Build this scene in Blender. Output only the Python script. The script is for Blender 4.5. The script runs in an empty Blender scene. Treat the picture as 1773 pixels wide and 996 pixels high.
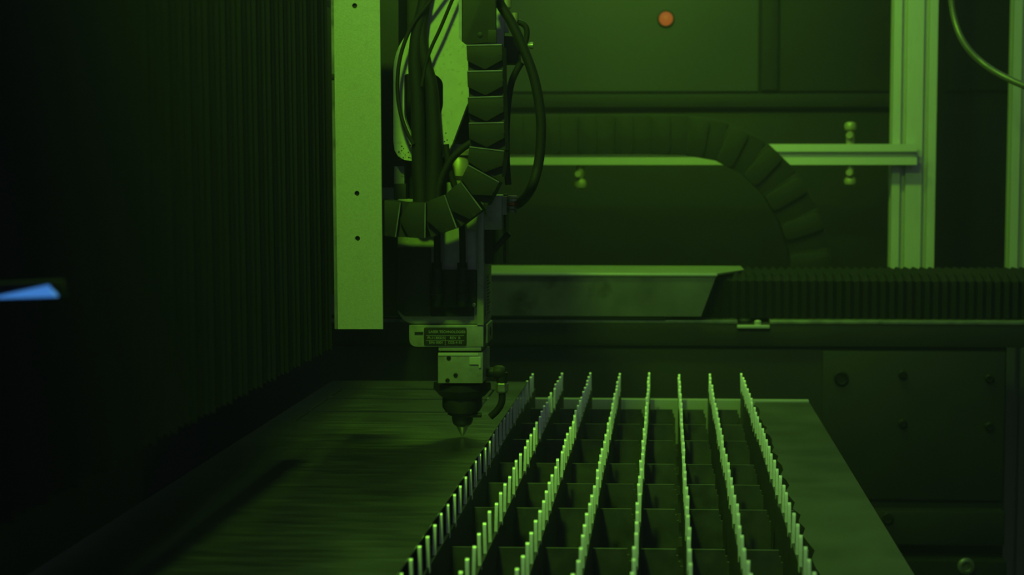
import bpy, bmesh, math, random
from mathutils import Vector, Matrix
random.seed(7)
C = bpy.context.scene
# ------------------------------------------------------------------ camera
FPX, W, H = 2600.0, 1773.0, 996.0
PX, PY = 1044.0, 498.0                      # principal point (the photograph is an off-centre crop)
PITCH = math.atan(207 / FPX)
YAW = math.atan(110 / FPX * math.cos(PITCH))
EYE = Vector((0, 0, 1.12))
FW = Vector((-math.sin(YAW) * math.cos(PITCH), math.cos(YAW) * math.cos(PITCH), -math.sin(PITCH)))
RT = Vector((math.cos(YAW), math.sin(YAW), 0))
UP = RT.cross(FW)
cd = bpy.data.cameras.new('camera'); cam = bpy.data.objects.new('camera', cd)
C.collection.objects.link(cam); C.camera = cam
M = Matrix((RT, UP, -FW)).transposed().to_4x4(); M.translation = EYE
cam.matrix_world = M
cd.sensor_width = 36; cd.lens = FPX / W * 36
cd.shift_x = (W / 2 - PX) / W; cd.shift_y = (PY - H / 2) / W
cd.clip_start = 0.02; cd.clip_end = 60
cd.dof.use_dof = True; cd.dof.focus_distance = 1.74; cd.dof.aperture_fstop = 7.0
# ------------------------------------------------------------------ world, lamps, exposure
w = bpy.data.worlds.new('world'); C.world = w; w.use_nodes = True
w.node_tree.nodes['Background'].inputs[0].default_value = (0.64, 0.84, 0.86, 1)
w.node_tree.nodes['Background'].inputs[1].default_value = 0.15
GREEN = (0.32, 1.0, 0.02)  # green tint of the safety window, put into the lamp colour

def lamp(name, loc, target, sx, sy, power, col=GREEN, spread=180):
    l = bpy.data.lights.new(name, 'AREA'); l.shape = 'RECTANGLE'; l.size = sx; l.size_y = sy
    l.energy = power; l.color = col; l.spread = math.radians(spread)
    o = bpy.data.objects.new(name, l); C.collection.objects.link(o)
    o.location = loc
    o.rotation_euler = (Vector(target) - Vector(loc)).to_track_quat('-Z', 'Y').to_euler()
    return o
lamp('front_work_lamp', (-0.31, 0.92, 1.90), (-0.20, 1.75, 1.0), 0.10, 0.05, 4.3, spread=120)
lamp('rear_work_lamp', (-0.12, 2.62, 1.95), (-0.2, 2.0, 0.8), 0.6, 0.06, 4.2)
lamp('added_rear_fill', (0.0, 2.2, 1.82), (0.16, 2.95, 1.15), 0.5, 0.05, 3.3, spread=120)  # unseen extra lamp, added to brighten the rear posts and rail
v = C.view_settings
C.display_settings.display_device = 'sRGB'
v.view_transform = 'Standard'; v.look = 'None'; v.gamma = 1; v.exposure = 0.0; v.use_curve_mapping = False

# ------------------------------------------------------------------ helpers
def at(px, py, Y):
    d = FW + RT * ((px - PX) / FPX) + UP * ((PY - py) / FPX)
    return EYE + d * (Y / d.y)
def on(px, py, Z):
    d = FW + RT * ((px - PX) / FPX) + UP * ((PY - py) / FPX)
    return EYE + d * ((Z - EYE.z) / d.z)
def ax(px, Y, py=500): return at(px, py, Y).x
def az(py, Y, px=900): return at(px, py, Y).z
def xz(pts, Y): return [(at(a, b, Y).x, at(a, b, Y).z) for a, b in pts]

def rounded(pts, r, n=4):
    """polygon with every corner rounded by radius r (a list may give one radius per corner)"""
    out = []; N = len(pts)
    for i in range(N):
        ri = r[i] if isinstance(r, (list, tuple)) else r
        p = Vector(pts[i]); a = Vector(pts[i - 1]) - p; b = Vector(pts[(i + 1) % N]) - p
        if ri <= 0: out.append(tuple(p)); continue
        la, lb = a.length, b.length
        t = min(ri, la * .45, lb * .45)
        s, e = p + a / la * t, p + b / lb * t
        for k in range(n + 1):
            u = k / n
            out.append(tuple(s * (1 - u) ** 2 + p * 2 * u * (1 - u) + e * u * u))
    return out

class MB:
    def __init__(self): self.b = bmesh.new()
    def box(self, x0, x1, y0, y1, z0, z1, bev=0):
        x0, x1 = min(x0, x1), max(x0, x1); y0, y1 = min(y0, y1), max(y0, y1); z0, z1 = min(z0, z1), max(z0, z1)
        return self.prism([(x0, z0), (x1, z0), (x1, z1), (x0, z1)], y0, y1, bev=bev)
    def prism(self, poly, a0, a1, axis='y', holes=(), bev=0):
        t = bmesh.new()
        def P(p, a):
            return {'y': (p[0], a, p[1]), 'z': (p[0], p[1], a), 'x': (a, p[0], p[1])}[axis]
        if not holes:
            vs = [t.verts.new(P(p, a0)) for p in poly]; t.faces.new(vs)
        else:
            for lp in (poly, *holes):
                vs = [t.verts.new(P(p, a0)) for p in lp]
                for i in range(len(vs)): t.edges.new((vs[i - 1], vs[i]))
            bmesh.ops.triangle_fill(t, edges=t.edges[:], use_beauty=True)
        d = Vector(P((0, 0), a1)) - Vector(P((0, 0), a0))
        r = bmesh.ops.extrude_face_region(t, geom=t.faces[:])
        bmesh.ops.translate(t, vec=d, verts=[x for x in r['geom'] if isinstance(x, bmesh.types.BMVert)])
        bmesh.ops.recalc_face_normals(t, faces=t.faces[:])
        if bev:
            es = [e for e in t.edges if len(e.link_faces) == 2 and e.calc_face_angle(0) > .5]
            bmesh.ops.bevel(t, geom=es, offset=bev, segments=2, affect='EDGES', profile=.6)
        self.add(t); return self
    def add(self, t, mat=None):
        me = bpy.data.meshes.new('t'); 
        if mat is not None: bmesh.ops.transform(t, matrix=mat, verts=t.verts[:])
        t.to_mesh(me); t.free(); self.b.from_mesh(me); bpy.data.meshes.remove(me)
    def lathe(self, prof, origin, axis='z', n=28):
        """prof: (radius, height along axis)"""
        t = bmesh.new(); rings = []
        for r, h in prof:
            ring = []
            for k in range(n):
                a = 2 * math.pi * k / n; c, s = r * math.cos(a), r * math.sin(a)
                p = {'z': (c, s, h), 'y': (c, h, s), 'x': (h, c, s)}[axis]
                ring.append(t.verts.new(Vector(origin) + Vector(p)))
            rings.append(ring)
        for a, b in zip(rings, rings[1:]):
            for k in range(n): t.faces.new((a[k], a[(k + 1) % n], b[(k + 1) % n], b[k]))
        t.faces.new(rings[0]); t.faces.new(rings[-1])
        bmesh.ops.recalc_face_normals(t, faces=t.faces[:])
        self.add(t); return self
    def tube(self, pts, r, n=10, smooth=6):
        P = [Vector(p) for p in pts]; Q = []
        for i in range(len(P) - 1):
            p0, p1, p2, p3 = P[max(i - 1, 0)], P[i], P[i + 1], P[min(i + 2, len(P) - 1)]
            for k in range(smooth):
                u = k / smooth
                Q.append(.5 * ((2 * p1) + (p2 - p0) * u + (2 * p0 - 5 * p1 + 4 * p2 - p3) * u * u + (3 * p1 - p0 - 3 * p2 + p3) * u ** 3))
        Q.append(P[-1])
        t = bmesh.new(); rings = []; nrm = None
        for i, q in enumerate(Q):
            d = (Q[min(i + 1, len(Q) - 1)] - Q[max(i - 1, 0)]).normalized()
            if nrm is None: nrm = d.orthogonal().normalized()
            nrm = (nrm - d * nrm.dot(d)).normalized(); bn = d.cross(nrm)
            rr = r[0] + (r[1] - r[0]) * i / (len(Q) - 1) if isinstance(r, tuple) else r
            rings.append([t.verts.new(q + rr * (nrm * math.cos(2 * math.pi * k / n) + bn * math.sin(2 * math.pi * k / n))) for k in range(n)])
        for a, b in zip(rings, rings[1:]):
            for k in range(n): t.faces.new((a[k], a[(k + 1) % n], b[(k + 1) % n], b[k]))
        t.faces.new(rings[0]); t.faces.new(rings[-1])
        bmesh.ops.recalc_face_normals(t, faces=t.faces[:])
        self.add(t); return self
    def build(self, name, mat, parent=None, smooth=40):
        me = bpy.data.meshes.new(name); self.b.to_mesh(me); self.b.free()
        o = bpy.data.objects.new(name, me); C.collection.objects.link(o)
        me.materials.append(mat)
        if smooth:
            for p in me.polygons: p.use_smooth = True
            me.set_sharp_from_angle(angle=math.radians(smooth))
        if parent is not None: put(o, parent)
        return o
def put(o, parent):
    o.parent = parent                       # parts of a thing sit at world coordinates; a part itself has no offset
    if parent.parent is None: o.matrix_parent_inverse = Matrix.Translation(-parent.location)
def tag(o, label=None, cat=None, group=None, kind=None):
    if label: o['label'] = label
    if cat: o['category'] = cat
    if group: o['group'] = group
    if kind: o['kind'] = kind
    return o
def thing(name, loc, label, cat, group=None):
    o = bpy.data.objects.new(name, None); C.collection.objects.link(o); o.location = loc
    o.empty_display_size = .02
    return tag(o, label, cat, group)
def structure(o): o['kind'] = 'structure'; return o

# ------------------------------------------------------------------ materials (neutral greys; the colour of the light is in the lamps)
def mat(name, col, rough=.5, metal=0.0, grain=0.0, gscale=60, spots=0.0, sscale=40, bump=0.0, stretch=None, rvar=.1, spec=.5):
    m = bpy.data.materials.new(name); m.use_nodes = True; nt = m.node_tree; N, L = nt.nodes, nt.links
    b = N['Principled BSDF']; b.inputs['Roughness'].default_value = rough; b.inputs['Metallic'].default_value = metal
    b.inputs['Specular IOR Level'].default_value = spec
    tc = N.new('ShaderNodeTexCoord'); mp = N.new('ShaderNodeMapping'); L.new(tc.outputs['Object'], mp.inputs['Vector'])
    if stretch: mp.inputs['Scale'].default_value = stretch
    nz = N.new('ShaderNodeTexNoise'); nz.inputs['Scale'].default_value = gscale; nz.inputs['Detail'].default_value = 5
    L.new(mp.outputs[0], nz.inputs['Vector'])
    r = N.new('ShaderNodeValToRGB')
    lo = tuple(max(c * (1 - grain), 0) for c in col); hi = tuple(min(c * (1 + grain), 1) for c in col)
    r.color_ramp.elements[0].position = .3; r.color_ramp.elements[1].position = .7
    r.color_ramp.elements[0].color = (*lo, 1); r.color_ramp.elements[1].color = (*hi, 1)
    L.new(nz.outputs['Fac'], r.inputs['Fac']); out = r.outputs['Color']
    if spots:
        s = N.new('ShaderNodeTexNoise'); s.inputs['Scale'].default_value = sscale; s.inputs['Detail'].default_value = 7
        L.new(mp.outputs[0], s.inputs['Vector'])
        sr = N.new('ShaderNodeValToRGB'); sr.color_ramp.elements[0].position = .30; sr.color_ramp.elements[1].position = .42
        sr.color_ramp.elements[0].color = (1 - spots,) * 3 + (1,); sr.color_ramp.elements[1].color = (1, 1, 1, 1)
        L.new(s.outputs['Fac'], sr.inputs['Fac'])
        mx = N.new('ShaderNodeMix'); mx.data_type = 'RGBA'; mx.blend_type = 'MULTIPLY'; mx.inputs['Factor'].default_value = 1
        L.new(out, mx.inputs['A']); L.new(sr.outputs['Color'], mx.inputs['B']); out = mx.outputs['Result']
    L.new(out, b.inputs['Base Color'])
    mr = N.new('ShaderNodeMapRange'); mr.inputs['To Min'].default_value = max(rough - rvar, .05); mr.inputs['To Max'].default_value = min(rough + rvar, 1)
    L.new(nz.outputs['Fac'], mr.inputs['Value']); L.new(mr.outputs[0], b.inputs['Roughness'])
    if bump:
        bp = N.new('ShaderNodeBump'); bp.inputs['Strength'].default_value = bump; bp.inputs['Distance'].default_value = .002
        L.new(nz.outputs['Fac'], bp.inputs['Height']); L.new(bp.outputs[0], b.inputs['Normal'])
    return m
def glow(name, col, strength):
    m = bpy.data.materials.new(name); m.use_nodes = True; b = m.node_tree.nodes['Principled BSDF']
    b.inputs['Base Color'].default_value = (.01, .01, .01, 1); b.inputs['Emission Color'].default_value = (*col, 1); b.inputs['Emission Strength'].default_value = strength
    return m
G = lambda v: (v, v, v)
PALE = mat('pale_powder_coat', G(.30), .45, .0, .10, 700, .10, 60, .15)
PLATE = mat('pale_spotted_paint', G(.38), .5, .0, .06, 90, .25, 220, .05)
ALU = mat('aluminium', G(.48), .38, .35, .06, 40, 0, stretch=(30, 30, 1))
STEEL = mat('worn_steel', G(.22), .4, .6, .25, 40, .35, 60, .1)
SHEET = mat('brushed_sheet_steel', G(.32), .34, 1.0, .10, 8, .15, 6, .05, stretch=(2, 14, 2))
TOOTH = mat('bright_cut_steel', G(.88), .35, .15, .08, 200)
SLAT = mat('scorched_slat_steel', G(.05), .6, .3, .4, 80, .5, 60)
RIB = mat('dark_rib_steel', G(.10), .5, .4, .25, 50, .3, 30)
BLACK = mat('black_plastic', G(.014), .55, 0, .2, 80, spec=.3)
RUBBER = mat('black_cable_rubber', G(.008), .7, 0, .2, 120, spec=.25)
CHAINM = mat('grey_chain_plastic', G(.012), .6, 0, .12, 60, spec=.3)
DARK = mat('dark_machine_paint', G(.010), .6, 0, .25, 12, .3, 6, spec=.3)
DEEP = mat('deep_black_paint', G(.006), .6, 0, .2, 20, spec=.3)
BELLOW = mat('bellows_cloth', G(.012), .8, 0, .2, 300, bump=.1, spec=.2)
RBELL = mat('rear_bellows_cloth', G(.008), .8, 0, .2, 300, spec=.2)
FLANGE = mat('dull_cover_steel', G(.19), .5, .2, .1, 30)
WALL = mat('enclosure_paint', G(.047), .5, 0, .12, 3, .15, 2)
RAILM = mat('dusty_rail_steel', G(.055), .5, 0, .3, 14, .3, 5)
SKIRT = mat('stained_cover_steel', G(.17), .4, .6, .25, 14, .85, 9)
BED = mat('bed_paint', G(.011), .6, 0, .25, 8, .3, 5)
BRASS = mat('plated_brass', (.30, .28, .19), .5, .4, .1, 80)
CREAM = mat('cast_head_metal', G(.26), .42, .4, .10, 120, .2, 90)
INK = mat('nameplate_print', G(.26), .5)
ORANGE = glow('orange_reflection_glow', (1.0, .26, .04), .28)
BLUE = glow('blue_reflection_glow', (.045, .19, .55), 1.0)
FLOORM = mat('dark_floor', G(.03), .7, 0, .3, 4)

SZ = 0.80     # height of the slat tips and of the sheet's underside
# ------------------------------------------------------------------ enclosure
structure(MB().box(-1.6, 1.6, -.2, 3.7, -.05, 0).build('floor', FLOORM))
YB = 3.35
wb = structure(MB().box(-1.6, 1.6, YB, YB + .04, 0, 2.2).build('wall_back', DEEP))
for px0, px1, m in ((640, 1310, WALL), (1345, 1560, DARK), (1630, 1900, DEEP)):
    MB().box(ax(px0, YB), ax(px1, YB), YB - .012, YB, az(160, YB), 2.0, .004).build('panel', m, wb)
MB().box(ax(640, YB), ax(1900, YB), YB - .012, YB, az(460, YB) - .1, az(196, YB), .004).build('panel', DEEP, wb)
structure(MB().box(ax(640, YB), ax(1560, YB), YB - .035, YB - .0, az(188, YB), az(164, YB), .004).build('trim_1', DARK))
structure(MB().box(ax(1313, YB), ax(1342, YB), YB - .03, YB, az(159, YB), 2.0, .004).build('trim_2', DARK))
structure(MB().box(-1.6, -1.55, -.2, 3.4, 0, 2.2).build('wall_left', DEEP))
structure(MB().box(1.3, 1.35, -.2, 3.4, 0, 2.2).build('wall_right', DEEP))
structure(MB().box(-1.6, 1.6, .20, .24, 0, .95).build('wall_front_shade', DEEP))  # unseen low wall, added to keep ambient light off the sheet
# orange reflection in the window, built as a made-up glowing lamp on the back wall
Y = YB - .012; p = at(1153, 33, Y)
t = thing('orange_reflection', (p.x, Y, p.z), 'small round orange glow added for a window reflection, high on the green back panel', 'reflection')
MB().lathe([(.0185, 0), (.0185, -.006), (.0165, -.008)], (p.x, Y, p.z), 'y').build('reflection_rim', BLACK, t)
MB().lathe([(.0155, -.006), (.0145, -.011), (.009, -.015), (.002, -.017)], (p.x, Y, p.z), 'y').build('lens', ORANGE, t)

# aluminium profiles
def profile(w_, d_, sx, sy=0, slot=.011, deep=.016):
    """outline of a slotted profile; sx, sy: how many slots on the long and short faces"""
    def side(L, n):
        out = []
        for k in range(n):
            c = L * (k + .5) / n
            out += [(c - slot / 2, 0), (c - slot / 2, deep), (c + slot / 2, deep), (c + slot / 2, 0)]
        return out
    P = [(0, 0)]
    P += side(w_, sx) + [(w_, 0)]
    P += [(w_ - y, x) for x, y in side(d_, sy)] + [(w_, d_)]
    P += [(w_ - x, d_ - y) for x, y in side(w_, sx)] + [(0, d_)]
    P += [(y, d_ - x) for x, y in side(d_, sy)]
    return P
YR = 2.93
def post(px0, px1, label, y0):
    x0, x1 = ax(px0, y0, 230), ax(px1, y0, 230)
    o = MB().prism([(x0 + a, y0 + b) for a, b in profile(x1 - x0, .04, 2, 1)], 0, 2.1, 'z').build('extrusion_post', ALU)
    return tag(o, label, 'post', None)
post(1545, 1621, 'pale slotted aluminium post with the cross rail bolted on it', YR + .042)
post(1752, 1829, 'pale slotted aluminium post cut off by the right frame edge', YR + .042)
x0, x1 = ax(560, YR), ax(1584, YR)
zr0, zr1 = az(285.5, YR, 1400), az(249.5, YR, 1400)
o = MB().prism([(YR + b, zr0 + a) for a, b in profile(zr1 - zr0, .04, 1, 1)], x0, x1, 'x').build('extrusion_rail', ALU)
tag(o, 'horizontal slotted aluminium rail running behind the big cable chain', 'rail')

def fitting(px, py0, py1, label, up):
    Y = YR + .016; s = 1 if up else -1
    a, b = at(px, py0, Y), at(px, py1, Y); x = a.x; h = abs(a.z - b.z); z0 = zr1 if up else zr0
    t = thing('push_fitting', (x, Y, z0), label, 'fitting', 'hose fittings on the cross rail')
    zz = lambda u: z0 + s * u * h - z0
    MB().lathe([(.008, zz(0)), (.008, zz(.45)), (.006, zz(.5)), (.006, zz(.6))], (x, Y, z0), 'z', 12).build('stem', BRASS, t)
    MB().lathe([(.006, zz(.58)), (.0105, zz(.64)), (.0125, zz(.78)), (.0105, zz(.94)), (.004, zz(1))], (x, Y, z0), 'z', 16).build('ball_head', BRASS, t)
    MB().lathe([(.006, -.018), (.006, -.008), (.0035, -.006), (.0035, 0)], (x - .004, Y, z0 + s * h * .38), 'y', 12).build('side_port', BRASS, t)
fitting(1472, 250, 211, 'upright brass fitting standing on top of the aluminium rail', True)
fitting(1472, 286, 322, 'brass fitting hanging below the rail near the slotted post', False)
fitting(1005, 286, 328, 'brass fitting hanging below the rail beside the black hose', False)

# ------------------------------------------------------------------ rear axis: machine bed, cover, bellows
YF = 2.52
mb = thing('machine_bed', (.3, YF, 0), 'long dark steel machine bed with bolted side panel behind the slat table', 'machine')
xl, xr = -.9, .98
zl = az(553, YF, 1100)
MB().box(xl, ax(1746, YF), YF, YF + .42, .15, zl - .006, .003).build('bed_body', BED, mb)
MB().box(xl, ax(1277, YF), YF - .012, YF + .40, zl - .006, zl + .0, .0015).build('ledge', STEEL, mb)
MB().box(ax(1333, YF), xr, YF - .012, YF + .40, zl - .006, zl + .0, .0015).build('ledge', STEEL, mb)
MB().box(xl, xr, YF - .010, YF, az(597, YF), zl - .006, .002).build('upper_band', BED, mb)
lp = MB().box(ax(1276, YF), ax(1332, YF), YF - .02, YF + .03, az(565, YF), az(560, YF), .001).build('latch_plate', ALU, mb)
MB().lathe([(.006, 0), (.006, .006), (.003, .008)], (ax(1312, YF), YF - .008, az(560, YF)), 'z', 12).build('screw', ALU, lp)
MB().lathe([(.012, 0), (.012, .006), (.008, .009)], (ax(1290, YF), YF + .006, az(560, YF)), 'z', 6).build('screw', DARK, lp)
sp = MB().box(ax(1425, YF), ax(1742, YF), YF - .008, YF, az(858, YF), az(604, YF), .002).build('side_panel', BED, mb)
for bx, by in ((1562, 648), (1712, 655), (1562, 733), (1712, 738)):
    p = at(bx, by, YF - .008)
    MB().lathe([(.0075, 0), (.0075, -.006), (.005, -.008), (.004, -.005)], (p.x, YF - .008, p.z), 'y', 12).build('bolt', DEEP, sp)
p = at(1456, 655, YF - .008)
MB().lathe([(.0125, -.001), (.0125, -.004), (.010, -.005), (.0085, -.002)], (p.x, YF - .008, p.z), 'y', 18).build('port_plug', DEEP, sp)
MB().box(ax(1425, YF), ax(1742, YF), YF - .03, YF, az(930, YF), az(872, YF), .003).build('lower_rail', BED, mb)
MB().box(ax(1425, YF), ax(1742, YF), YF - .05, YF, az(1060, YF), az(950, YF), .003).build('foot_rail', DARK, mb)
p = at(1672, 980, YF - .05)
MB().lathe([(.014, 0), (.014, -.006), (.011, -.008), (.008, -.008), (.007, -.004)], (p.x, YF - .05, p.z), 'y', 20).build('ring_nut', STEEL, mb)
p = at(1537, 897, YF - .03)
MB().lathe([(.010, 0), (.010, -.004), (.0085, -.005), (.0065, -.005), (.006, -.003)], (p.x, YF - .03, p.z), 'y', 20).build('ring_nut', DARK, mb)
# bent cover strip
YC = 2.50
za, zb = az(474, YC), az(547, YC); xe = ax(1240, YC); xe0 = ax(1214, YC)
ac = thing('axis_cover', (xe, YC, zb), 'bent pale metal cover with slanted end lying along the rear axis', 'cover')
xb = ax(1292, 2.70, 462)
MB().prism([(-.8, YC), (xe, YC), (ax(1288, 2.6), 2.60), (ax(1282, 2.7), 2.70), (-.8, 2.70)], za - .002, za + .001, 'z').build('top_flange', FLANGE, ac)
MB().prism([(-.8, za - .003), (xe, za - .003), (xe0, zb), (-.8, zb)], YC, YC + .003).build('front_skirt', SKIRT, ac)
MB().prism([(-.8, za - .004), (xe + .002, za - .004), (xe + .002, za + .002), (-.8, za + .002)], YC - .004, YC, bev=.0026).build('folded_edge', ALU, ac)
MB().box(-.8, xe0 - .06, YC + .004, 2.68, zl + .001, za - .003).build('carrier', DARK, ac)
# rear bellows
YW = 2.54
zt = az(470, YW + .1, 1500); zt0 = zt - .03
rb = thing('axis_bellows', (xe0 + .3, YW, zl), 'dark pleated bellows closing the rear axis right of the pale cover', 'bellows')
bx0, bx1 = xe0 - .05, ax(1830, YW); n = 44; st = (bx1 - bx0) / n
def fold_mesh():
    b = MB(); h = zt - zl
    prof = [(0, 0, 0), (.5, 1, 1), (1, 0, 0)]
    t = bmesh.new(); R = []
    for u, o_, k in ((0, 0, 0), (.5, 1, 1), (1, 0, 0)):
        e = .007 * o_; x = u * st
        R.append([t.verts.new(q) for q in ((x, -e, 0), (x, -e, h - .012 + e * .4), (x, .03 - e, h - .004 + e), (x, .17, h - .004 + e), (x, .17, 0))])
    for a, c in zip(R, R[1:]):
        for k in range(4): t.faces.new((a[k], a[k + 1], c[k + 1], c[k]))
    bmesh.ops.recalc_face_normals(t, faces=t.faces[:]); b.add(t); return b
f0 = fold_mesh().build('bellows_fold', RBELL, rb, smooth=0)
f0.location = (bx0, YW, zl + .001)
for k in range(1, n):
    f = f0.copy(); C.collection.objects.link(f); f.location = (bx0 + k * st, YW, zl + .001)

# rear cable chain
YK = 2.72
path = [(560, 233), (700, 233), (880, 233), (1000, 233), (1100, 232), (1180, 233), (1240, 241), (1290, 262), (1335, 297), (1366, 340), (1390, 390), (1402, 440), (1404, 500)]
pts = [at(a, b, YK) for a, b in path]
seg = [0]
for a, b in zip(pts, pts[1:]): seg.append(seg[-1] + (a - b).length)
def along(s):
    for i in range(len(seg) - 1):
        if s <= seg[i + 1] or i == len(seg) - 2:
            u = (s - seg[i]) / (seg[i + 1] - seg[i]); return pts[i].lerp(pts[i + 1], u), (pts[i + 1] - pts[i]).normalized()
RCH = mat('dull_black_chain', G(.008), .7, 0, .3, 30, spec=.3)
ck = thing('cable_chain', pts[0], 'large dark cable chain arching over the rear axis in front of the rail', 'cable chain')
L = .066; nl = int(seg[-1] / L)
def linkmesh():
    b = MB(); hh = .036
    b.prism(rounded([(-.004, -hh), (L * 1.03, -hh), (L * 1.03, hh), (-.004, hh)], .004), -.006, .0, bev=.0015)
    b.prism([(-.004, -hh + .002), (L * 1.04, -hh + .002), (L * 1.04, hh - .002), (-.004, hh - .002)], -.002, .07)
    b.prism(rounded([(L * .05, -hh), (L * .55, -hh), (L * .55, hh), (L * .05, hh)], .012), -.012, -.006, bev=.0015)
    return b
l0 = None
def smooth_dir(s):
    a = along(max(s - .01, 0))[0]; b = along(s + L)[0]; return (b - a).normalized()
for k in range(nl):
    s = k * L; p = along(s)[0]; d = smooth_dir(s)
    if l0 is None: o = l0 = linkmesh().build('chain_link', RCH, ck)
    else: o = l0.copy(); C.collection.objects.link(o)
    o.location = p; o.rotation_euler = (0, math.atan2(-d.z, d.x), 0)
# black cable upper right
cp = [at(1646, -40, 2.6), at(1650, 20, 2.6), at(1668, 72, 2.58), at(1705, 112, 2.56), at(1760, 143, 2.5), at(1840, 172, 2.4)]
tag(MB().tube(cp, .0055).build('cable', mat('glossy_cable_jacket', G(.07), .3)), 'black cable drooping in a curve between the two aluminium posts', 'cable')

# ------------------------------------------------------------------ slat table
XS = [on(a, 646.5, SZ).x for a in (922, 972, 1022, 1073, 1124, 1176, 1228, 1285)]
Y0, Y1, PIT = 1.08, 2.345, .0415
ORD = ['first support slat along the metal sheet edge', 'second support slat counted from the metal sheet', 'third support slat counted from the metal sheet',
       'fourth support slat counted from the metal sheet', 'fifth support slat, seen nearly edge on, in mid table', 'sixth support slat, third from the flat side rail',
       'seventh support slat, second from the flat side rail', 'last support slat beside the flat dark side rail']
def tooth_mesh():
    b = MB(); a, c, h = .0034, .0026, .029
    b.prism([(-a, -.004), (a, -.004), (c, h - .0028), (c * .55, h - .0006), (0, h), (-c * .55, h - .0006), (-c, h - .0028)], -.0015, .0015, 'x')
    return b
tm = None
for i, x in enumerate(XS):
    t = thing('support_slat', (x, Y0, SZ - .12), 'bright toothed steel ' + ORD[i], 'slat', 'toothed support slats of the cutting table')
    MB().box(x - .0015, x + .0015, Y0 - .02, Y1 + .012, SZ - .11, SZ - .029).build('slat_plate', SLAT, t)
    k = 0; y = Y0 + (i * 7 % 5) * .004
    while y < Y1:
        if tm is None:
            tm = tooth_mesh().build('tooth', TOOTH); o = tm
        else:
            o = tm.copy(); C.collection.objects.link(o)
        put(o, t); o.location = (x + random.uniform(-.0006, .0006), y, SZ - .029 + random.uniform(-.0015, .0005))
        o.rotation_euler = (random.uniform(-.02, .02), random.uniform(-.03, .03), 0)
        y += PIT
# cross ribs of the egg crate
RZ = SZ - .045
xr0, xr1 = on(920, 700, RZ).x - .06, XS[-1] + .018
RY = [on(1100, yy, RZ).y for yy in (709, 735, 763, 804, 839, 882, 951)]
WH = ['farthest, next to the end rail', 'second from the end rail', 'third from the end rail', 'fourth from the end rail', 'fifth from the end rail', 'second nearest the camera', 'nearest the camera']
for i, y in enumerate(RY):
    # comb-shaped outline: slots where slats drop in, a hook notch right before each
    P = [(xr0, RZ - .10), (xr0, RZ)]
    for x in XS:
        if x - .011 > xr0:
            P += [(x - .0105, RZ), (x - .0105, RZ - .006), (x - .0085, RZ - .006), (x - .0085, RZ - .012), (x - .0065, RZ - .012), (x - .0065, RZ - .062), (x + .0025, RZ - .062), (x + .0025, RZ)]
    P += [(xr1, RZ), (xr1, RZ - .10)]
    tag(MB().prism(P[::-1], y, y + .003).build('cross_rib', RIB), 'dark notched cross rib between the slats, ' + WH[i], 'rib', 'cross ribs of the cutting table')
# table frame
FZ = SZ - .050
fr = thing('table_frame', (0, 1.8, FZ - .1), 'flat dark steel frame of the cutting table with wide side rail', 'frame')
yb = on(1150, 695, FZ).y
a, b = on(1312, 712, FZ), on(1420, 990, FZ); xi = (a.x + b.x) / 2
a, b = on(1410, 702, FZ), on(1570, 990, FZ); xo = (a.x + b.x) / 2
P = [(xo, 1.0), (xo, yb)]
yy = yb
while yy > 1.0:
    P.append((xi + random.uniform(-.004, .004), yy)); yy -= .03
MB().prism(P, FZ - .10, FZ, 'z').build('side_rail', RAILM, fr)
MB().box(-.55, xo, yb, yb + .012, FZ - .10, FZ + .003, .002).build('end_rail', ALU, fr)
MB().box(-.55, -.51, 1.0, yb, FZ - .10, FZ, .002).build('side_rail', DEEP, fr)
for lx, ly in ((-.53, 1.03), (-.53, 2.2), (xo - .03, 1.03), (xo - .03, 2.2)):
    MB().box(lx - .02, lx + .02, ly - .02, ly + .02, 0, FZ - .10).build('leg', DARK, fr)
tag(MB().prism([(-.50, SZ - .118), (-.50, SZ - .13), (XS[-1] + .02, SZ - .13), (XS[-1] + .02, SZ - .118)], 1.02, yb - .004).build('slag_tray', DEEP), 'black slag tray lying under the slats and ribs', 'tray')

# ------------------------------------------------------------------ metal sheet
TH = .0015
ST = SZ + TH
xe = on(908, 661, ST).x + .0042; ye = on(908, 661, ST).y
ms = thing('metal_sheet', (-.45, 1.6, SZ), 'large brushed steel sheet lying on the slats under the nozzle', 'sheet')
rows = [on(800, yy, ST).y for yy in (673, 690, 712, 731)]
xs = on(838, 700, ST).x
bounds = [ye - .02] + rows[1:] if False else rows
g = .0035
poly = [(-.50, 1.02), (xe - .0040, 1.02), (xe + .0008, ye), (-.50, ye)]
holes = []
for a, b in zip(rows, rows[1:]):
    holes.append([(-.47, b + 0), (xs, b + 0), (xs, a - 2 * g), (-.47, a - 2 * g)])
MB().prism(poly, SZ, ST, 'z', holes=holes).build('sheet_body', SHEET, ms)
for a, b in zip(rows, rows[1:]):
    MB().box(-.47 + g, xs - g, b + g, a - 3 * g, SZ - .0002, ST - .0004).build('cut_strip', SHEET, ms)

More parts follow.
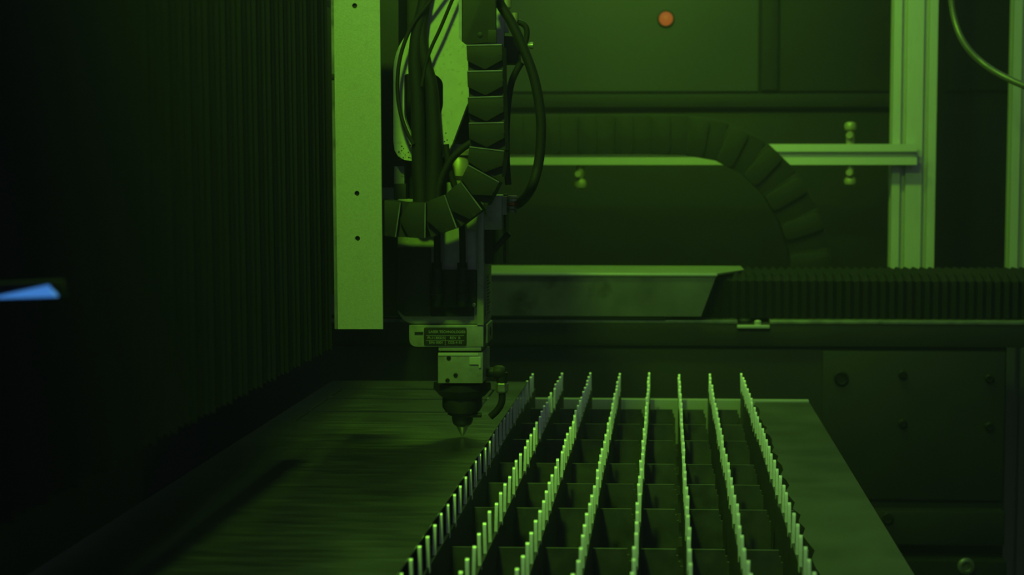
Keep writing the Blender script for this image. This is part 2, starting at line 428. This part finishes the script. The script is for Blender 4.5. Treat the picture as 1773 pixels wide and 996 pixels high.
# ------------------------------------------------------------------ gantry: beam, bellows, guard plate
XB = at(578, 588, 1.72).x
gb = thing('gantry_beam', (XB - .1, 1.7, .95), 'dark gantry beam hidden behind the pleated bellows', 'beam')
MB().box(XB - .20, XB - .035, .70, 3.0, .96, 1.32, .004).build('beam_body', DEEP, gb)
bl = thing('gantry_bellows', (XB, 1.2, .92), 'tall dark pleated bellows wall left of the pale guard plate', 'bellows')
zb0 = at(578, 590, 1.72).z; pitch = .05; nf = 20
def gfold():
    b = MB(); t = bmesh.new(); R = []; h = 1.34 - zb0
    for u, o_ in ((0, 0), (.10, 1), (.25, .55), (.40, .9), (.55, .5), (.70, .85), (.85, .45), (1, 0)):
        e = .011 * o_; y = -u * pitch
        R.append([t.verts.new(q) for q in ((-.03, y, -e * .6), (-.011 + e, y, -e * .9), (-.011 + e, y, h), (-.03, y, h))])
    for a, c in zip(R, R[1:]):
        for k in range(3): t.faces.new((a[k], a[k + 1], c[k + 1], c[k]))
    bmesh.ops.recalc_face_normals(t, faces=t.faces[:]); b.add(t); return b
f0 = gfold().build('bellows_fold', BELLOW, bl, smooth=0)
for k in range(nf):
    f = f0 if k == 0 else f0.copy()
    if k: C.collection.objects.link(f)
    f.location = (XB, 1.715 - k * pitch, zb0)
# guard plate with three holes
YP = 1.618
gp = thing('guard_plate', (at(620, 560, YP).x, YP, at(620, 560, YP).z), 'tall pale painted metal plate with small dark screw holes', 'plate')
PL = xz([(585, 570), (663, 570), (657, -60), (577, -60)], YP)
hl = []
for hx, hy in ((614, 10), (618, 335), (619, 413)):
    c = at(hx, hy, YP); hl.append([(c.x + .0028 * math.cos(2 * math.pi * k / 14), c.z + .0028 * math.sin(2 * math.pi * k / 14)) for k in range(14)])
MB().prism(PL, YP, YP + .004, holes=hl).build('plate_face', PALE, gp)
for hx, hy in ((614, 10), (618, 335), (619, 413)):
    c = at(hx, hy, YP + .003); MB().lathe([(.0028, 0), (.0028, .003)], (c.x, YP + .0025, c.z), 'y', 14).build('screw', DEEP, gp)
MB().prism(xz([(579, 570), (584, 570), (577, -60), (572, -60)], YP), YP + .001, YP + .02).build('return_edge', STEEL, gp)
c = at(577, 132, YP); MB().box(c.x - .002, c.x + .001, YP - .001, YP + .006, c.z - .003, c.z + .003, .001).build('edge_clip', BLACK, gp)

# ------------------------------------------------------------------ carriage and mounting plate
YM = 1.715
cg = thing('carriage', (at(640, 500, 1.75).x, 1.78, at(640, 540, 1.75).z), 'dark carriage block between the guard plate and the laser head', 'carriage')
MB().prism(xz([(600, 548), (692, 548), (692, -70), (600, -70)], 1.75), 1.745, 1.88, bev=.002).build('carriage_block', DEEP, cg)
MB().prism(xz([(692, 345), (815, 345), (850, 262), (850, -70), (692, -70)], 1.80), 1.80, 1.86, bev=.002).build('carriage_web', DEEP, cg)
MB().prism(xz([(686, 288), (704, 288), (704, 318), (686, 318)], 1.75), 1.735, 1.745).build('spacer', CREAM, cg)
MB().prism(xz([(664, 325), (685, 325), (685, 350), (664, 350)], 1.74), 1.73, 1.746).build('spacer', STEEL, cg)
MB().prism(xz([(685, 318), (706, 318), (706, 352), (685, 352)], 1.74), 1.728, 1.746, bev=.001).build('limit_switch', BLACK, cg)
MB().lathe([(.012, .06), (.0125, .055), (.0125, 0), (.010, 0)], at(728, 352, 1.742), 'z', 20).build('drive_motor', BLACK, cg)
mp = thing('mounting_plate', (at(745, 270, YM).x, YM, at(745, 270, YM).z), 'pale dusty mounting plate with a large slanted opening behind the cables', 'plate')
outer = rounded(xz([(681, 92), (681, 279), (772, 279), (812, 172), (872, 120), (872, -60), (750, -60), (746, 0)], YM), [.02, .022, .022, .01, 0, 0, 0, .02])
hole = rounded(xz([(700, 128), (700, 205), (714, 241), (738, 241), (767, 188), (767, 140), (752, 127)], YM), [.004, .006, .006, .006, .006, .008, .006])
MB().prism(outer, YM, YM + .012, holes=[hole]).build('plate_face', PLATE, mp)
MB().prism(xz([(739, 130), (742, 130), (742, 240), (739, 240)], YM + .02), YM + .014, YM + .03).build('inner_web', STEEL, mp)
soot = MB()
for k in range(70):
    u = random.random(); px = 690 + 85 * u; py = 277 - abs(random.gauss(0, 1)) * 14 - max(px - 760, 0) * 1.6
    if px > 765: py = min(py, 268 - (px - 765) * 2.4)
    c = at(px, py, YM); r = random.uniform(.0004, .0011)
    soot.lathe([(r, 0), (r * .6, -.0004)], (c.x, YM, c.z), 'y', 6)
so = soot.build('spatter', DEEP, mp); so['kind'] = 'stuff'

# ------------------------------------------------------------------ laser head
YN = 1.785
N0 = on(801, 757, ST); XN = N0.x; YN = N0.y
YH = YN - .034
lh = thing('laser_head', (XN, YN, ST), 'laser cutting head with nameplate and dark conical nozzle pointing at the sheet', 'laser head')
def hx(px): return ax(px, YH)
def hz(py): return az(py, YH, 800)
# main casting
body = MB().prism(rounded(xz([(687, 345), (838, 345), (838, 562), (705, 562), (687, 545)], YH), [0, 0, .002, .012, .012]), YH + .004, YH + .075, bev=.0015).build('body', CREAM, lh)
MB().prism(xz([(826, 340), (838, 340), (838, 563), (826, 563)], YH), YH - .002, YH + .006, bev=.001).build('edge_strip', CREAM, lh)
cv = MB().prism(rounded(xz([(744, 467), (826, 467), (826, 532), (744, 532)], YH), .004), YH - .004, YH + .004, bev=.001).build('cover_panel', BLACK, lh)
c = at(821, 528, YH - .004); MB().lathe([(.0022, 0), (.0022, -.0012), (.0012, -.0016)], (c.x, YH - .004, c.z), 'y', 10).build('screw', STEEL, cv)
MB().prism(rounded(xz([(688, 428), (746, 428), (746, 548), (700, 548), (688, 536)], YH), .003), YH - .001, YH + .004, bev=.001).build('left_cover', BED, lh)
MB().prism(xz([(746, 532), (820, 532), (820, 548), (746, 548)], YH), YH + .0, YH + .004).build('lower_band', DARK, lh)
for cx_, y0_, y1_ in ((757, 455, 531), (801, 455, 531)):
    a, b = at(cx_, y0_, YH - .010), at(cx_, y1_, YH - .010)
    h = a.z - b.z
    pl = MB().lathe([(.0045, 0), (.0072, .003), (.0078, .010), (.0078, h * .28), (.0068, h * .30), (.0068, h * .38), (.0074, h * .40), (.0074, h * .62), (.006, h * .66), (.006, h)], (b.x, YH - .010, b.z), 'z', 18).build('plug', BLACK, lh)
    for q in (.47, .54): MB().lathe([(.0079, h * q), (.0079, h * q + .0016)], (b.x, YH - .010, b.z), 'z', 18).build('plug_ring', DARK, pl)
# upper right block
MB().prism(xz([(842, 338), (869, 338), (869, 398), (800, 398), (800, 372), (842, 372)], YH), YH + .0, YH + .05, bev=.001).build('top_block', CREAM, lh)
MB().prism(xz([(868, 337), (873, 337), (873, 458), (868, 458)], YH), YH + .02, YH + .05).build('side_web', DARK, lh)
MB().prism(xz([(838, 398), (852, 398), (852, 458), (838, 458)], YH), YH + .01, YH + .07).build('right_column', DARK, lh)
# scale decal on the right side
xsd = hx(838) + .0002
sd = MB().prism([(YH + .012, hz(548)), (YH + .050, hz(548)), (YH + .050, hz(480)), (YH + .012, hz(480))], xsd, xsd + .0012, 'x').build('scale_strip', STEEL, lh)
for k in range(12):
    z = hz(545) + (hz(483) - hz(545)) * k / 11
    MB().box(xsd + .0012, xsd + .0018, YH + .018, YH + (.044 if k % 3 == 0 else .032), z - .0008, z + .0008).build('scale_mark', BLACK, sd)
sq = MB().box(hx(838), hx(838) + .003, YH + .01, YH + .060, hz(596), hz(563), .001).build('side_plate', STEEL, lh)
MB().lathe([(.0055, .0035), (.0055, .003)], (hx(838), YH + .034, hz(579)), 'x', 16).build('hole_plug', DEEP, sq)
# nameplate block
nb = MB().prism(rounded(xz([(708, 563), (837, 563), (837, 601), (708, 601)], YH), [0, 0, .001, .010][::1]), YH, YH + .075, bev=.001).build('nameplate_block', CREAM, lh)
npl = MB().prism(rounded(xz([(734, 567), (808, 567), (808, 599), (734, 599)], YH), .0025), YH - .0012, YH, bev=.0003).build('nameplate', BLACK, lh)
MB().prism(xz([(718, 575), (733, 575), (733, 579), (718, 579)], YH), YH - .001, YH + .001).build('slot_mark', DARK, lh)
def text(s, px, py, size_px, name='lettering', par=npl):
    c = bpy.data.curves.new(name, 'FONT'); c.body = s; c.size = size_px * YH / FPX * 1.35; c.align_x = 'CENTER'; c.align_y = 'CENTER'; c.extrude = .0001
    f = bpy.data.objects.new('t', c); C.collection.objects.link(f); bpy.context.view_layer.update()
    me = bpy.data.meshes.new_from_object(f.evaluated_get(bpy.context.evaluated_depsgraph_get())); bpy.data.objects.remove(f)
    o = bpy.data.objects.new(name, me); C.collection.objects.link(o); me.materials.clear(); me.materials.append(INK)
    p = at(px, py, YH - .0014); o.location = (p.x, YH - .0014, p.z); o.rotation_euler = (math.pi / 2, 0, 0); 
    put(o, par); return o
text('LASER TECHNOLOGIES', 774, 575, 4.6)
text('PL1130325', 755, 585.5, 5)
text('REV. B', 788, 585.5, 5)
text('S/N: 0001', 755, 593.5, 4.6)
text('D22-4-15', 788, 593.5, 4.6)
fl = MB()
for a, b, c, d in ((738, 581, 804, 581.5), (771, 582, 771.5, 598), (738, 589.4, 804, 589.8)):
    fl.prism(xz([(a, d), (c, d), (c, b), (a, b)], YH), YH - .0015, YH - .0011)
fl.build('ruled_lines', INK, npl)
# nozzle block
MB().prism(xz([(759, 601), (833, 601), (833, 608), (759, 608)], YH), YH + .001, YH + .068, bev=.0006).build('neck_plate', CREAM, lh)
MB().prism(xz([(762, 608), (831, 608), (831, 611), (762, 611)], YH), YH + .003, YH + .066).build('gasket', DEEP, lh)
nk = MB().prism(xz([(758, 611), (836, 611), (836, 664), (758, 664)], YH), YH, YH + .068, bev=.0012).build('nozzle_block', CREAM, lh)
MB().prism(xz([(759, 611.5), (828, 611.5), (828, 616), (759, 616)], YH), YH - .001, YH + .001, bev=.0003).build('top_lip', ALU, nk)
MB().prism(rounded(xz([(813, 618), (833, 618), (833, 637), (829, 637), (829, 631), (813, 631)], YH), .0008), YH - .0018, YH + .001, bev=.0004).build('clip', ALU, nk)
for sx_, sy_ in ((777, 620), (789, 650), (775, 659)):
    c = at(sx_, sy_, YH); MB().lathe([(.0026, 0), (.0026, -.001), (.0016, -.0014), (.0014, -.0004)], (c.x, YH, c.z), 'y', 12).build('screw', DEEP, nk)
nz = lambda py: az(py, YN, 801) - ST
pxm = YN / FPX
def lat(name, prof, m, n=32): return MB().lathe([(r * pxm, nz(y)) for r, y in prof], (XN, YN, ST), 'z', n).build(name, m, lh)
# octagonal collar
MB().lathe([(50 * pxm, nz(662)), (51 * pxm, nz(673)), (39 * pxm, nz(686))], (XN, YN, ST), 'z', 8).build('collar', DARK, lh, smooth=10)
lat('ceramic_ring', [(34, 683), (35, 688), (35, 704), (30, 712), (26, 713)], BLACK)
lat('lock_ring', [(26, 712), (26, 717), (19, 720)], DARK)
lat('nozzle_holder', [(18.5, 719), (18.5, 727), (16, 734), (11, 738)], BLACK)
lat('nozzle_tip', [(12, 736), (9, 742), (4, 752), (2, 754.5), (1.2, 754.5)], STEEL)
c = at(832, 720, YN - .01); MB().lathe([(.003, 0), (.003, .012)], (XN + 17 * pxm, YN - .006, c.z), 'x', 10).build('set_screw', DARK, lh)
# gas elbow and tube
Ye = YN + .0
p = at(852, 645, Ye)
el = MB().lathe([(.006, 0), (.006, .008), (.0075, .0085), (.0085, .012), (.0085, .018), (.006, .0215)], (p.x - .006, Ye, p.z), 'x', 16).build('gas_elbow', DARK, lh)
MB().lathe([(.0058, 0), (.0058, .0025)], (p.x - .0010, Ye, p.z), 'x', 12).build('collet', BRASS, el)
q = at(869, 645, Ye); r = at(869, 662, Ye); s = at(869, 680, Ye)
MB().lathe([(.007, 0), (.0065, r.z - q.z)], (q.x, Ye, q.z), 'z', 14).build('elbow_leg', DARK, el)
MB().lathe([(.0062, s.z - r.z), (.0078, s.z - r.z + .002), (.0078, -.002), (.0060, 0)], (r.x, Ye, r.z), 'z', 6).build('hex_nut', STEEL, el, smooth=10)
tb = [at(869, 676, Ye), at(869.5, 690, Ye), at(867, 701, Ye), at(860, 712, Ye), at(849, 722, Ye)]
MB().tube(tb, .0042).build('gas_tube', RUBBER, el)
# gold plug on the top block and a small tube stub
p = at(874, 355, YH + .01)
gpn = MB().box(p.x - .002, p.x + .003, YH + .0, YH + .02, p.z - .011, p.z + .010).build('plug_flange', STEEL, lh)
for k in range(5):
    z = p.z - .008 + k * .0042
    MB().lathe([(.0052, z - .0012), (.0064, z), (.0052, z + .0022)], (p.x + .0088, YH + .01, 0), 'z', 14).build('plug_thread', BRASS if k == 4 else mat('copper_red', (.25, .06, .03), .4, .6) if k == 2 else STEEL, gpn)
MB().tube([at(853, 436, YH + .02), at(866, 421, YH + .02), at(882, 404, YH + .02)], .0035).build('tube_stub', DARK, lh)
# brass connector above the body
p = at(795, 330, YM + .03)
bc = MB().lathe([(.006, 0), (.007, .012), (.0125, .017), (.0125, .034), (.011, .036), (.011, .040), (.0135, .041), (.0135, .046)], p, 'z', 20).build('brass_connector', BRASS, lh)
MB().prism(xz([(772, 316), (787, 316), (787, 350), (772, 350)], YM + .02), YM + .02, YM + .03, bev=.0006).build('bracket_tab', CREAM, lh)
MB().prism(xz([(738, 330), (752, 330), (752, 352), (738, 352)], YM + .02), YM + .02, YM + .03, bev=.0006).build('bracket_tab', CREAM, lh)
MB().prism(xz([(776, 250), (816, 250), (816, 268), (776, 270)], YM + .03), YM + .025, YM + .04, bev=.0006).build('upper_bracket', STEEL, lh)

# ------------------------------------------------------------------ front cable chain
YC = 1.632
ec = thing('drag_chain', at(840, 80, YC), 'segmented dark drag chain with chevron plates curling across the laser head', 'cable chain')
J = [(838.5, 77), (839.5, 122), (840.5, 167), (842, 212), (843, 257), (838, 300), (817, 339), (781, 366), (737, 382), (690, 381), (645, 374)]
K = YC / FPX
Wd = 31 * K
hub = [at(a, b, YC) for a, b in J]
for k in range(len(J) - 1):
    a, b = hub[k], hub[k + 1]; d = (b - a); Ln = d.length; d.normalize()
    # local frame: u across (to the right when hanging), v along
    ux = Vector((-d.z, 0, d.x)) * 1.0
    def loc(u, v_): q = a + ux * u + d * v_; return (q.x, q.z)
    taper = .94 if k < 5 else .97
    e = .0012
    li = MB().prism([loc(-Wd * .98, e), loc(Wd * .98, e), loc(Wd * .98, Ln * 1.06), loc(-Wd * .98, Ln * 1.06)], YC + .007 + (k % 2) * .0006, YC + .045 - (k % 2) * .0006).build('chain_link', BLACK, ec)
    MB().prism([loc(-Wd, 0), loc(Wd, 0), loc(Wd * .98, Ln * .62), loc(Wd * .05, Ln * .95), loc(-Wd * .05, Ln * .95), loc(-Wd * .98, Ln * .62)], YC, YC + .008, bev=.0006).build('chevron_plate', CHAINM, li)
    MB().prism([loc(-Wd * .97, .0), loc(Wd * .97, .0), loc(Wd * .97, .0012), loc(-Wd * .97, .0012)], YC - .0008, YC + .001).build('top_ridge', STEEL, li)
    MB().prism([loc(Wd * 1.0, Ln * .30), loc(Wd * 1.0, Ln * .42), loc(Wd * .78, Ln * .42), loc(Wd * .78, Ln * .40)], YC - .0005, YC + .001).build('snap_tab', BLACK, li)
# chain end bracket
eb = thing('chain_bracket', at(827, 70, YC), 'pale edged metal bracket holding the upper end of the drag chain', 'bracket')
MB().prism(rounded(xz([(800, -60), (858, -60), (858, 73), (806, 77), (800, 72)], YC), .002), YC + .001, YC + .01, bev=.0008).build('front_plate', CHAINM, eb)
MB().prism(xz([(794, -60), (800, -60), (800, 72), (795, 66)], YC), YC - .002, YC + .05).build('side_flange', CREAM, eb)
MB().prism(xz([(845, 52), (860, 52), (860, 75), (845, 75)], YC), YC - .002, YC + .003, bev=.0006).build('foot_tab', CHAINM, eb)
c = at(831, 60, YC); MB().lathe([(.0027, .001), (.0027, -.0002), (.0016, -.0006)], (c.x, YC, c.z), 'y', 14).build('screw', CHAINM, eb)
# ------------------------------------------------------------------ valve with fittings right of the chain
YV = 1.72
vb = thing('air_valve', at(890, 105, YV), 'small black air valve with elbow hose right of the drag chain', 'valve')
MB().prism(xz([(866, 62), (898, 62), (898, 110), (866, 110)], YV), YV, YV + .03, bev=.001).build('valve_body', BLACK, vb)
MB().prism(xz([(848, 8), (874, 8), (880, 56), (852, 56)], YV), YV + .0, YV + .01, bev=.0008).build('valve_bracket', PALE, vb)
MB().lathe([(.004, 0), (.005, .006), (.0065, .007), (.0065, .016)], at(876, 24, YV + .005), 'z', 14).build('brass_cap', BRASS, vb)
MB().lathe([(.0035, 0), (.0045, .004), (.0045, .010)], at(891, 38, YV + .005), 'z', 14).build('brass_cap', BRASS, vb)
MB().lathe([(.003, 0), (.004, .004), (.004, .006)], at(914, 79, YV + .008), 'x', 10).build('elbow_nut', STEEL, vb)
MB().tube([at(886, 48, YV + .01), at(892, 40, YV + .01), at(903, 40, YV + .01), at(911, 48, YV + .01), at(912, 62, YV + .01), at(907, 80, YV + .01), at(898, 92, YV + .01)], .0034).build('elbow_hose', RUBBER, vb)
# ------------------------------------------------------------------ hoses
def hose(label, pts_, r, Y, name='hose', m=RUBBER):
    return tag(MB().tube([at(a, b, Y + (c[0] if c else 0)) for a, b, *c in pts_], r).build(name, m), label, 'hose' if name == 'hose' else 'cable')
hose('thick black hose looping down right of the drag chain', [(846, -40), (862, 0), (886, 40), (908, 88), (926, 140), (936, 200), (936, 250), (931, 290), (920, 325), (904, 348, .06), (888, 357, .09)], .0055, 1.665)
hose('thin black hose dropping from the air valve behind the chain', [(903, 108), (893, 125), (884, 150), (878, 200), (877, 270), (880, 320)], .0038, 1.705)
hose('thin cable bowing round the left side of the plate opening', [(775, -40), (745, 2), (713, 45), (694, 95), (688, 145), (692, 190), (703, 225), (716, 250)], .0022, 1.695, 'cable')
hose('thin straight cable slanting down across the pale mounting plate', [(800, -40), (783, 0), (762, 50), (748, 80), (738, 108), (730, 150)], .0020, 1.698, 'cable')
hose('thick black cable bundle entering the opening, left strand', [(742, -40), (733, 10), (722, 60), (718, 110), (722, 160), (724, 215), (726, 300), (728, 335), (728, 372)], (.0065, .0090), 1.703, 'cable')
hose('thick black cable bundle entering the opening, right strand', [(748, -40), (737, 10), (730, 60), (736, 105), (747, 150), (750, 205), (752, 250), (750, 330), (749, 372)], (.0045, .0105), 1.704, 'cable')
hose('short black hose arching from the chain down behind it', [(818, 246), (800, 258), (780, 278), (766, 305), (758, 335), (757, 400), (757, 462)], .0040, 1.70)
hose('short black hose bending past the brass connector', [(772, 250), (776, 280), (784, 312), (794, 345), (800, 400), (801, 462)], .0036, 1.706)
# ------------------------------------------------------------------ blue window reflection at the left edge, built as a made-up glowing wedge
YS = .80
sl = thing('blue_reflection', at(40, 520, YS), 'wedge-shaped blue glow added for a window reflection at the left picture edge', 'light')
MB().prism(xz([(-260, 535), (92, 518), (88, 488), (-10, 492), (-260, 500)], YS), YS + .002, YS + .02, bev=.001).build('reflection_back', DEEP, sl)
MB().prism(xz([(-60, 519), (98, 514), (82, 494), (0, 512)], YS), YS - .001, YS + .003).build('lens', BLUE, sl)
MB().prism([(ax(-300, YS), az(540, YS)), (ax(-240, YS), az(540, YS)), (ax(-240, YS), az(480, YS)), (ax(-300, YS), az(480, YS))], YS + .002, YS + .03).build('added_arm', DEEP, sl)
# ------------------------------------------------------------------ haze volume added to imitate the veil of reflections on the window
hz_m = bpy.data.materials.new('reflection_veil'); hz_m.use_nodes = True; nt = hz_m.node_tree
nt.nodes.remove(nt.nodes['Principled BSDF'])
vs = nt.nodes.new('ShaderNodeVolumeScatter'); vs.inputs['Density'].default_value = .025; vs.inputs['Anisotropy'].default_value = .2
vs.inputs['Color'].default_value = (.72, .66, 1, 1)
nt.links.new(vs.outputs[0], nt.nodes['Material Output'].inputs['Volume'])
tag(MB().box(-1.53, 1.28, -.18, YB - .05, .02, 2.18).build('veil_haze', hz_m), 'thin grey cutting smoke filling the enclosure', 'haze', kind='stuff')
